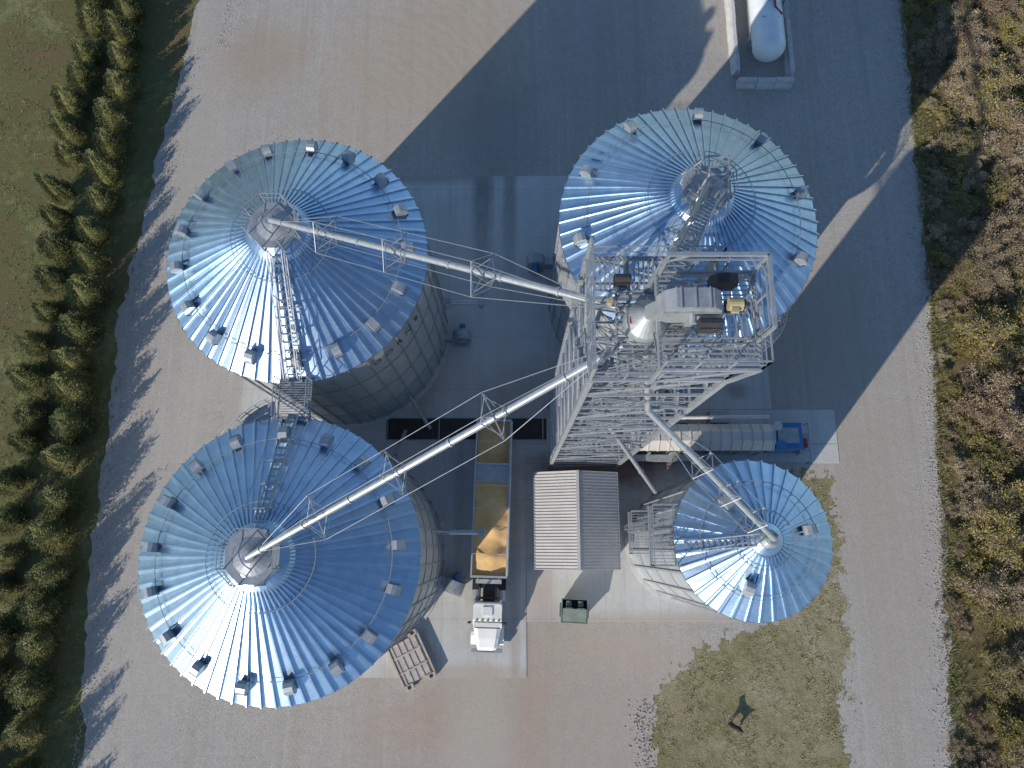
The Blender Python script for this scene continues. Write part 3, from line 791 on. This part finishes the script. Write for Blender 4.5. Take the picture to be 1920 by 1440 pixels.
o = (-7.6, -8.2, 0); st = empty("stacked_form_panels", o, rad(27)); mb = MB()
mb.box((0, 0, .30), (2.2, 3.0, .38), 0)
for i in range(5): mb.box((-.95 + i * .475, 0, .51), (.1, 3.0, .05), 0)
mb.box((0, .55, .52), (2.2, .12, .06), 0); mb.box((0, -.6, .52), (2.2, .12, .06), 0)
for xx in (-1.25, 1.25):
    mb.box((xx, 0, .35), (.14, 3.5, .42), 0)
for yy in (-1.7, 1.7):
    for xx in (-.9, .9): mb.box((xx, yy, .36), (.7, .4, .45), 0); mb.box((xx, yy, .60), (.22, .22, .04), 1)
mb.box((1.8, .2, .12), (.18, 2.6, .16), 0)
mb.build("panels", [M_pink, M_dark], st)

# ------------------------------------------------------------------ propane tank + barriers
o = (22.8, 52, 0); pt = empty("propane_tank", o); mb = MB()
L0, L1, rr, tz = 42.4, 61, 1.42, 2.1
nseg = 32
rings = [(L0 + rr * .75 * (1 - math.cos(math.pi / 2 * k / 7)), rr * math.sin(math.pi / 2 * k / 7)) for k in range(8)]
rings += [(47, rr), (52, rr), (57, rr)]
rings += [(L1 - rr * .75 * (1 - math.cos(math.pi / 2 * k / 7)), rr * math.sin(math.pi / 2 * k / 7)) for k in range(7, -1, -1)]
ov = len(mb.v)
for y, r_ in rings:
    for i in range(nseg):
        t = 2 * math.pi * i / nseg; mb.v.append((22.9 + max(r_, .001) * math.cos(t), y, tz + max(r_, .001) * math.sin(t)))
for k in range(len(rings) - 1):
    for i in range(nseg):
        j = (i + 1) % nseg; mb.f.append([ov + k * nseg + i, ov + k * nseg + j, ov + (k + 1) * nseg + j, ov + (k + 1) * nseg + i]); mb.m.append(0)
mb.build("tank_shell", [M_tankw], pt, o, smooth=True)
mb = MB()
for y in (45.5, 57): mb.box((22.9, y, .5), (2.4, .6, 1.0), 1)
mb.tube((23.2, 46.5, 3.55), (23.2, 49.5, 3.8), .09, 0, 8); mb.tube((23.2, 46.5, 3.55), (23.9, 46.0, 3.2), .08, 0, 8); mb.tube((22.8, 48.2, 3.5), (22.8, 48.2, 4.2), .12, 0, 8)
mb.beam((22.6, 47.2, 3.6), (24.3, 47.6, 4.0), .10, .10, 0); mb.beam((24.3, 47.6, .1), (24.3, 47.6, 4.0), .1, .1, 0); mb.box((23.1, 48.2, 3.7), (.9, .3, .12), 0)
for y in (45.6, 51.5): mb.beam((22.0, y, 3.4), (23.6, y, 3.4), .05, .05, 2)
grating(mb, 24.35, 25.1, 46.5, 49.5, 2.6, .15, .04, 2)
mb.build("piping_and_saddles", [M_red, M_cblock, M_steel], pt, o)
o = (22.8, 41, 0); bw = empty("concrete_barrier_wall", o); mb = MB()
def barrier(x0, y0, x1, y1):
    a = Vector((x0, y0, 0)); b = Vector((x1, y1, 0)); d = (b - a).normalized(); s = Vector((-d.y, d.x, 0)); L = (b - a).length
    n = max(1, round(L / 1.9))
    for k in range(n):
        p = a.lerp(b, (k + .5) / n) + s * RND.uniform(-.06, .06)
        mb.prof([(-.38, 0), (-.38, .3), (-.22, .55), (-.2, .98), (-.16, 1.02), (.16, 1.02), (.2, .98), (.22, .55), (.38, .3), (.38, 0)], p, s, d, L / n - .05, 0)
barrier(20.4, 42.0, 20.4, 62); barrier(20.4, 41.1, 25.4, 41.1); barrier(25.3, 41.9, 25.3, 62)
mb.build("blocks", [M_cblock], bw, o)

# ------------------------------------------------------------------ semi truck with hopper trailer
tk = empty("grain_truck", (-1.62, 1.0, 0), rad(-1.7)); 
mb = MB()
T0, T1 = -3.1, 8.6; zt_, zb = 3.15, 1.55
for s_ in (-1, 1):
    mb.box((s_ * 1.27, (T0 + T1) / 2, (zt_ + zb) / 2), (.06, T1 - T0, zt_ - zb), 0)
    mb.box((s_ * 1.29, (T0 + T1) / 2, zt_ + .03), (.12, T1 - T0 + .05, .12), 0)
    mb.box((s_ * 1.27, (T0 + T1) / 2, zb), (.12, T1 - T0, .14), 0)
    k = 24
    for i in range(k + 1): mb.box((s_ * 1.32, T0 + .05 + (T1 - T0 - .1) * i / k, (zt_ + zb) / 2), (.05, .07, zt_ - zb), 0)
for yy in (T0 + .03, T1 - .03): mb.box((0, yy, (zt_ + zb) / 2), (2.5, .06, zt_ - zb), 0); mb.box((0, yy, zt_ + .04), (2.66, .16, .13), 0)
for yy in (3.9, 5.2): mb.box((0, yy, 2.5), (2.5, .08, 1.2), 0)
mb.box((0, 4.55, 2.55), (2.48, 1.25, .05), 0)
n = 7
for i in range(1, n): mb.tube((-1.25, T0 + (T1 - T0) * i / n, zt_ + .05), (1.25, T0 + (T1 - T0) * i / n, zt_ + .05), .02, 0, 8)
for c_, hl in ((-.0 + T0 + 3.4, 3.0), (T0 + 8.3, 3.0)):
    mb.add([(-1.25, c_ - hl, zb), (1.25, c_ - hl, zb), (1.25, c_ + hl - .6, zb), (-1.25, c_ + hl - .6, zb), (-.45, c_ - .5, .55), (.45, c_ - .5, .55), (.45, c_ + .5, .55), (-.45, c_ + .5, .55)],
           [(0, 1, 5, 4), (1, 2, 6, 5), (2, 3, 7, 6), (3, 0, 4, 7), (4, 5, 6, 7)], 0)
mb.tube((1.36, T0 + .1, zt_ + .1), (1.36, T1 - .1, zt_ + .1), .07, 0, 10)
for yy in (T1 - .9, T1 - 2.2):
    for s_ in (-1, 1): mb.tube((s_ * .72, yy, .52), (s_ * 1.25, yy, .52), .52, 1, 22); mb.tube((s_ * 1.2, yy, .52), (s_ * 1.27, yy, .52), .26, 0, 16)
    mb.box((0, yy, .52), (1.6, .14, .14), 2)
mb.box((0, T1 - 1.6, 1.15), (1.0, 3.0, .2), 2); mb.box((0, T0 + .8, 1.35), (1.6, 1.6, .12), 2)
for s_ in (-1, 1):
    mb.box((s_ * .9, T1 + .02, .9), (.25, .06, .14), 3)
    mb.beam((s_ * .8, T0 - .3, zt_ - .4), (s_ * .8, T0, zt_ - .4), .05, .05, 0)
mb.box((0, T0 - .32, zt_ - .45), (1.9, .3, .05), 0)
mb.build("hopper_trailer", [M_alu, M_rubber, M_black, M_red], tk)
mb = MB()
def mound(y0, y1, zc, amp, nx=14, ny=30, peaks=()):
    o_ = len(mb.v)
    for j in range(ny + 1):
        for i in range(nx + 1):
            x = -1.23 + 2.46 * i / nx; y = y0 + (y1 - y0) * j / ny
            z = zc + .10 * noise.noise(Vector((x * 1.1, y * 1.0, 3))) + .04 * noise.noise(Vector((x * 4, y * 4, 1)))
            for (px_, py_, ph, pw) in peaks:
                dd_ = math.hypot(x - px_, y - py_); z += max(0, ph - dd_ * pw)
            mb.v.append((x, y, min(z, 3.5)))
    for j in range(ny):
        for i in range(nx):
            a_ = o_ + j * (nx + 1) + i; mb.f.append([a_, a_ + 1, a_ + nx + 2, a_ + nx + 1]); mb.m.append(0)
mound(T0 + .07, 3.85, 2.95, .1, 14, 44, ((0, -1.7, .35, .25), (.1, .4, .38, .25), (-.1, 2.4, .35, .25)))
mound(5.25, T1 - .07, 2.4, .1, 14, 30, ((0, 6.9, .5, .35),))
mb.build("corn_load", [M_corn], tk, smooth=True)
mb = MB()
mb.box((0, -4.6, .95), (.9, 6.0, .28), 3)
for yy in (-3.2, -4.5 + .05):
    for s_ in (-1, 1): mb.tube((s_ * .68, yy + .6, .52), (s_ * 1.22, yy + .6, .52), .52, 2, 22)
for s_ in (-1, 1):
    mb.tube((s_ * .92, -7.4, .52), (s_ * 1.2, -7.4, .52), .52, 2, 22)
    mb.tube((s_ * .95, -4.9, .8), (s_ * .95, -3.95, .8), .33, 1, 16)
    mb.tube((s_ * .95, -4.75, 1.0), (s_ * .95, -4.75, 3.55), .09, 1, 12)
    mb.box((s_ * 1.02, -2.9, 1.12), (.5, 2.4, .04), 2)
    mb.box((s_ * 1.32, -6.35, 2.35), (.22, .14, .5), 4)
    mb.beam((s_ * 1.05, -6.25, 2.5), (s_ * 1.32, -6.35, 2.5), .04, .04, 4)
    mb.box((s_ * .82, -8.33, 1.25), (.36, .12, .24), 1)
cab = [(-4.9, 1.0), (-4.9, 2.75), (-5.05, 2.95), (-6.1, 2.95), (-6.3, 2.85), (-6.75, 2.1), (-6.75, 1.0)]
mb.prof([(y, z) for y, z in cab], (0, 0, 0), (0, 1, 0), (1, 0, 0), 2.1, 0)
mb.add([(-.95, -6.345, 2.82), (.95, -6.345, 2.82), (.95, -6.78, 2.12), (-.95, -6.78, 2.12)], [(0, 1, 2, 3)], 5)
mb.beam((-1.0, -6.45, 2.93), (1.0, -6.45, 2.93), .3, .04, 0)
for xx in (-.8, -.4, 0, .4, .8): mb.box((xx, -6.2, 2.99), (.1, .16, .07), 6)
mb.box((0, -5.5, 2.99), (.7, .6, .09), 0); mb.box((0, -5.0, 3.02), (1.9, .08, .05), 0)
for s_ in (-1, 1): mb.box((s_ * 1.06, -5.95, 2.3), (.02, .8, .6), 5)
hv = []
for (y, w, z) in ((-6.70, 1.0, 2.12), (-7.5, .88, 2.0), (-8.15, .74, 1.82), (-8.38, .66, 1.6)):
    hv += [(-w, y, .9), (-w, y, z - .18), (-w * .72, y, z), (w * .72, y, z), (w, y, z - .18), (w, y, .9)]
fs = []
for k in range(3):
    for i in range(5): a_ = k * 6 + i; fs.append((a_, a_ + 1, a_ + 7, a_ + 6))
fs += [(18, 19, 20, 21, 22, 23)]
mb.add(hv, fs, 0)
for s_ in (-1, 1):
    fv = []
    for k in range(9):
        t = math.pi * k / 8; fv += [(s_ * .78, -7.4 + .72 * math.cos(t), .55 + .72 * math.sin(t)), (s_ * 1.24, -7.4 + .72 * math.cos(t), .5 + .68 * math.sin(t))]
    mb.add(fv, [(2 * k, 2 * k + 1, 2 * k + 3, 2 * k + 2) for k in range(8)], 0)
mb.box((0, -8.42, 1.2), (1.1, .05, .7), 3); mb.box((0, -8.5, .62), (2.3, .25, .35), 1)
mb.lathe([(.0, 1.18), (.45, 1.18), (.5, 1.22), (.1, 1.25)], 3, 20, (0, -3.3, 0))
mb.box((.0, -4.65, 1.7), (1.3, .12, .9), 3)
mb.build("tractor_cab", [M_white, M_steel, M_rubber, M_black, M_black, M_glass, M_yellow], tk)

# ------------------------------------------------------------------ dog
def dog(loc, rz):
    P_ = [(0, 0, .52), (.22, 0, .53), (.38, 0, .55), (.50, 0, .68), (.60, 0, .76), (.74, 0, .72),
          (-.22, 0, .54), (-.34, 0, .60), (-.50, 0, .66),
          (-.20, .10, .42), (-.12, .11, .30), (-.24, .11, .16), (-.20, .11, .02),
          (-.20, -.10, .42), (-.16, -.11, .30), (-.30, -.11, .16), (-.26, -.11, .02),
          (.34, .10, .40), (.36, .10, .22), (.37, .10, .02), (.34, -.10, .40), (.44, -.10, .24), (.46, -.10, .02),
          (.57, .07, .84), (.57, -.07, .84)]
    E_ = [(0, 1), (1, 2), (2, 3), (3, 4), (4, 5), (0, 6), (6, 7), (7, 8), (6, 9), (9, 10), (10, 11), (11, 12), (6, 13), (13, 14), (14, 15), (15, 16),
          (2, 17), (17, 18), (18, 19), (2, 20), (20, 21), (21, 22), (4, 23), (4, 24)]
    rd = [.14, .16, .165, .11, .10, .045, .14, .045, .025, .095, .06, .035, .035, .095, .06, .035, .035, .075, .042, .035, .075, .042, .035, .025, .025]
    me = bpy.data.meshes.new("dog"); me.from_pydata(P_, E_, [])
    ob = bpy.data.objects.new("dog", me); COL.objects.link(ob)
    md = ob.modifiers.new("skin", 'SKIN')
    for i, r_ in enumerate(rd): me.skin_vertices[0].data[i].radius = (r_, r_)
    me.skin_vertices[0].data[0].use_root = True
    s2 = ob.modifiers.new("sub", 'SUBSURF'); s2.levels = 2; s2.render_levels = 2
    me.materials.append(M_fur)
    ob.location = loc; ob.rotation_euler = (0, 0, rz); ob.scale = (1.15, 1.15, 1.15)
try:
    dog((16.5, -12.9, .02), rad(150))
except Exception as e:
    print("dog", e)

# ------------------------------------------------------------------ evergreen trees
def tree_mesh(seed, H=3.9, W=1.42, n=5200):
    r = random.Random(seed); mb = MB()
    mb.tube((0, 0, 0), (0, 0, H * .85), .11, 1, 8, .02)
    mb.lathe([(W * .5, .35), (W * .58, .7), (W * .36, H * .5), (.08, H * .84), (.01, H * .88)], 2, 12)
    for k in range(40):
        t = r.uniform(.05, .85); a = r.uniform(0, 6.28); z = .3 + t * H * .85; rr = W * (1 - t) ** .8
        mb.beam((0, 0, z), (math.cos(a) * rr, math.sin(a) * rr, z + .15), .03, .03, 1)
    lobes = [(r.uniform(0, 6.28), r.uniform(0, 1), r.uniform(.7, 1.28)) for _ in range(70)]
    for i in range(n):
        la, lt, lr = lobes[r.randrange(70)] if r.random() < .75 else (r.uniform(0, 6.28), r.random(), r.uniform(.7, 1.0))
        t = 1 - math.sqrt(r.random()) if r.random() < .25 else min(.99, max(0, 1 - math.sqrt(1 - lt * .98) + r.gauss(0, .04)))
        a = la + r.gauss(0, .15)
        z = .25 + t * (H - .25)
        R_ = W * ((1 - t) ** .58) * (.95 if t > .08 else .85) * lr
        rr = R_ * (r.uniform(.72, 1.05) if r.random() < .8 else r.uniform(.3, .8)) + .03
        c = Vector((math.cos(a) * rr, math.sin(a) * rr, z + r.uniform(-.08, .08)))
        out = Vector((math.cos(a), math.sin(a), r.uniform(.1, 1.2))).normalized()
        s = Vector((-math.sin(a), math.cos(a), r.uniform(-.4, .4))).normalized()
        L = r.uniform(.08, .2); w = r.uniform(.02, .055)
        mb.add([c - s * w, c + out * L * .5 - s * w * 1.4, c + out * L, c + out * L * .5 + s * w * 1.4 + Vector((0, 0, .03))], [(0, 1, 2, 3)], 0)
    me_ob = mb.build("tmp", [M_ever, M_bark, M_ever]); me = me_ob.data; bpy.data.objects.remove(me_ob); me.name = "evergreen_tree_mesh"
    return me
tm = [tree_mesh(s) for s in (1, 2, 3, 4, 5, 6)]
def place_tree(x, y, sc, sz):
    ob = bpy.data.objects.new("evergreen_tree", RND.choice(tm)); COL.objects.link(ob)
    ob.location = (x, y, 0); ob.rotation_euler = (RND.uniform(-.06, .06), RND.uniform(-.06, .06), RND.uniform(0, 6.28)); ob.scale = (sc, sc * RND.uniform(.9, 1.1), sz)
y = -24.0
while y < 62:
    place_tree(-35.1 + RND.uniform(-.3, .3), y + RND.uniform(-.3, .3), RND.uniform(.8, 1.12), RND.uniform(.8, 1.2))
    place_tree(-38.8 + RND.uniform(-.4, .4), y + 1.4 + RND.uniform(-.4, .4), RND.uniform(.7, 1.02), RND.uniform(.7, 1.05))
    y += 2.78

# ------------------------------------------------------------------ thicket (right)
def bush_mesh(seed, mat, H, W, n=3000):
    r = random.Random(seed); mb = MB()
    cl = [(Vector((r.gauss(0, .5) * W, r.gauss(0, .5) * W, H * r.uniform(.3, 1) )), r.uniform(.15, .42) * W * .8) for _ in range(24)]
    for c, rr in cl: 
        c.z *= max(.35, 1 - (c.xy.length / (W * 1.6)) ** 2)
        mb.beam((c.x * .2, c.y * .2, 0), c, .03, .03, 1)
        for _ in range(12):
            d = Vector((r.gauss(0, 1), r.gauss(0, 1), r.gauss(.4, .8))).normalized() * rr * r.uniform(.8, 1.5)
            mb.beam(c, c + d, .02, .02, 1)
    for i in range(n):
        c, rr = cl[r.randrange(len(cl))]
        d = Vector((r.gauss(0, 1), r.gauss(0, 1), r.gauss(.25, .8))).normalized()
        p = c + d * rr * r.uniform(.25, 1.25)
        p.z = max(.05, p.z)
        s = d.cross(Vector((r.uniform(-1, 1), r.uniform(-1, 1), r.uniform(-1, 1)))).normalized()
        L = r.uniform(.05, .16); w = r.uniform(.015, .04)
        d2 = (d + Vector((r.uniform(-.6, .6), r.uniform(-.6, .6), r.uniform(-.2, .6)))).normalized()
        mb.add([p - s * w * .4, p + d2 * L * .5 - s * w, p + d2 * L, p + d2 * L * .5 + s * w], [(0, 1, 2, 3)], 0)
    o_ = mb.build("tmp", [mat, M_bark]); me = o_.data; bpy.data.objects.remove(o_); return me
bm = []
sd = 50
for m_ in M_bush:
    for (h_, w_) in ((1.1, 1.2), (2.0, 1.6)):
        bm.append(bush_mesh(sd, m_, h_, w_)); sd += 1
th = empty("shrub_thicket", (42, 15, 0))
def edge_x(y):
    pts = [(-90, 31), (-15.7, 32.4), (5.3, 34.3), (19.6, 35.4), (33.6, 36), (50, 36.6), (90, 38)]
    for (ya, xa), (yb, xb) in zip(pts[:-1], pts[1:]):
        if ya <= y <= yb: return xa + (xb - xa) * (y - ya) / (yb - ya)
    return 37
for i in range(780):
    y = RND.uniform(-22, 62); off = RND.random() ** 1.1 * 20 + .4; x = edge_x(y) + off
    nz = noise.noise(Vector((x * .13, y * .13, 2))); 
    if nz > .15: k = RND.choice([2, 3, 2, 3, 0])
    elif nz < -.2: k = RND.choice([4, 5, 4, 5, 3])
    else: k = RND.choice([0, 1, 6, 7, 6, 7, 3])
    small = off < 3.0
    if small: k = k - k % 2
    ob = bpy.data.objects.new("shrub", bm[k]); COL.objects.link(ob); ob.parent = th
    s_ = RND.uniform(.4, .75) if small else RND.uniform(.7, 1.4)
    ob.location = (x - 42, y - 15, 0); ob.rotation_euler = (0, 0, RND.uniform(0, 6.28)); ob.scale = (s_, s_, s_ * RND.uniform(.6, 1.1))

# ------------------------------------------------------------------ grass and loose stones
def tuft(mb, x, y, n, h):
    for _ in range(n):
        a = RND.uniform(0, 6.28); px_, py_ = x + RND.gauss(0, .07), y + RND.gauss(0, .07)
        w = RND.uniform(.015, .035); hh = h * RND.uniform(.5, 1.2); l = RND.uniform(.03, .16)
        mb.add([(px_ - w * math.sin(a), py_ + w * math.cos(a), .015), (px_ + w * math.sin(a), py_ - w * math.cos(a), .015), (px_ + l * math.cos(a), py_ + l * math.sin(a), hh)], [(0, 1, 2)], 0)
mb = MB()
for _ in range(5600):
    x, y = RND.uniform(9, 26), RND.uniform(-18, 6)
    if inside((x + RND.gauss(0, .5), y + RND.gauss(0, .5)), island) and noise.noise(Vector((x * .5, y * .5, 0))) > -.1 and not (x < 20.3 and y > -5.6): tuft(mb, x, y, 5, .12)
mb.build("dry_grass_tufts", [M_blade])
mb = MB()
for _ in range(4500):
    y = RND.uniform(-20, 58); x = -RND.uniform(32.2, 47)
    if noise.noise(Vector((x * .4, y * .4, 7))) > -.15: tuft(mb, x, y, 5, .14)
for _ in range(2600):
    y = RND.uniform(-20, 58); x = edge_x(y) + abs(RND.gauss(0, 1.2)) - .3; tuft(mb, x, y, 6, .25)
mb.build("field_grass_tufts", [M_bladeg])
mb = MB()
def stone(x, y, s):
    a = RND.uniform(0, 6.28); vs = []
    for k in range(4): vs.append((x + s * math.cos(a + k * 1.57) * RND.uniform(.7, 1.2), y + s * math.sin(a + k * 1.57) * RND.uniform(.7, 1.2), .0))
    for k in range(4): vs.append((x + s * .6 * math.cos(a + .4 + k * 1.57), y + s * .6 * math.sin(a + .4 + k * 1.57), s * RND.uniform(.6, 1)))
    mb.add(vs, [(4, 5, 6, 7), (0, 1, 5, 4), (1, 2, 6, 5), (2, 3, 7, 6), (3, 0, 4, 7)], 0)
for _ in range(3000):
    y = RND.uniform(-18, 55); stone(edge_x(y) - abs(RND.gauss(.3, .6)), y, RND.uniform(.03, .08))
for _ in range(2600):
    y = RND.uniform(-18, 55); stone(-32.3 + (3 if y > 45 else 0) + abs(RND.gauss(0, .8)) + max(0, (y - 20) / 30) * 2.4, y, RND.uniform(.03, .07))
for _ in range(350): stone(RND.gauss(9.9, .5), RND.uniform(-18, -11), RND.uniform(.03, .09))
for _ in range(3000): stone(RND.uniform(-30, 33), RND.uniform(-18, 52), RND.uniform(.015, .035))
mb.build("loose_stones", [M_rock])

# ------------------------------------------------------------------ light, sky, camera
EL = 22.5; AZ = 51.0
d = Vector((math.cos(rad(AZ)) * math.cos(rad(EL)), math.sin(rad(AZ)) * math.cos(rad(EL)), -math.sin(rad(EL))))
sun = bpy.data.lights.new("sun", 'SUN'); sun.energy = 5.0; sun.angle = rad(.5); sun.color = (1.0, .92, .80)
so = bpy.data.objects.new("sun", sun); COL.objects.link(so); so.rotation_euler = d.to_track_quat('-Z', 'Y').to_euler(); so.location = (-40, -50, 60)
w = bpy.data.worlds.new("World"); scene.world = w; w.use_nodes = True
nt = w.node_tree; bg = nt.nodes["Background"]
sk = nt.nodes.new("ShaderNodeTexSky"); sk.sky_type = 'NISHITA'; sk.sun_disc = False
sk.sun_elevation = rad(EL); sk.sun_rotation = math.atan2(-d.x, -d.y)
sk.air_density = 1.0; sk.dust_density = .05; sk.ozone_density = 3.6
nt.links.new(sk.outputs[0], bg.inputs[0]); bg.inputs[1].default_value = .15
cam = bpy.data.cameras.new("camera"); cam.sensor_width = 36; cam.lens = 36 * 1331 / 1920; cam.clip_end = 3000; cam.clip_start = .5
co = bpy.data.objects.new("camera", cam); COL.objects.link(co); co.location = (0, 0, 57); co.rotation_euler = (rad(13), 0, 0)
scene.camera = co
scene.view_settings.view_transform = 'Standard'; scene.view_settings.look = 'None'; scene.view_settings.exposure = 0
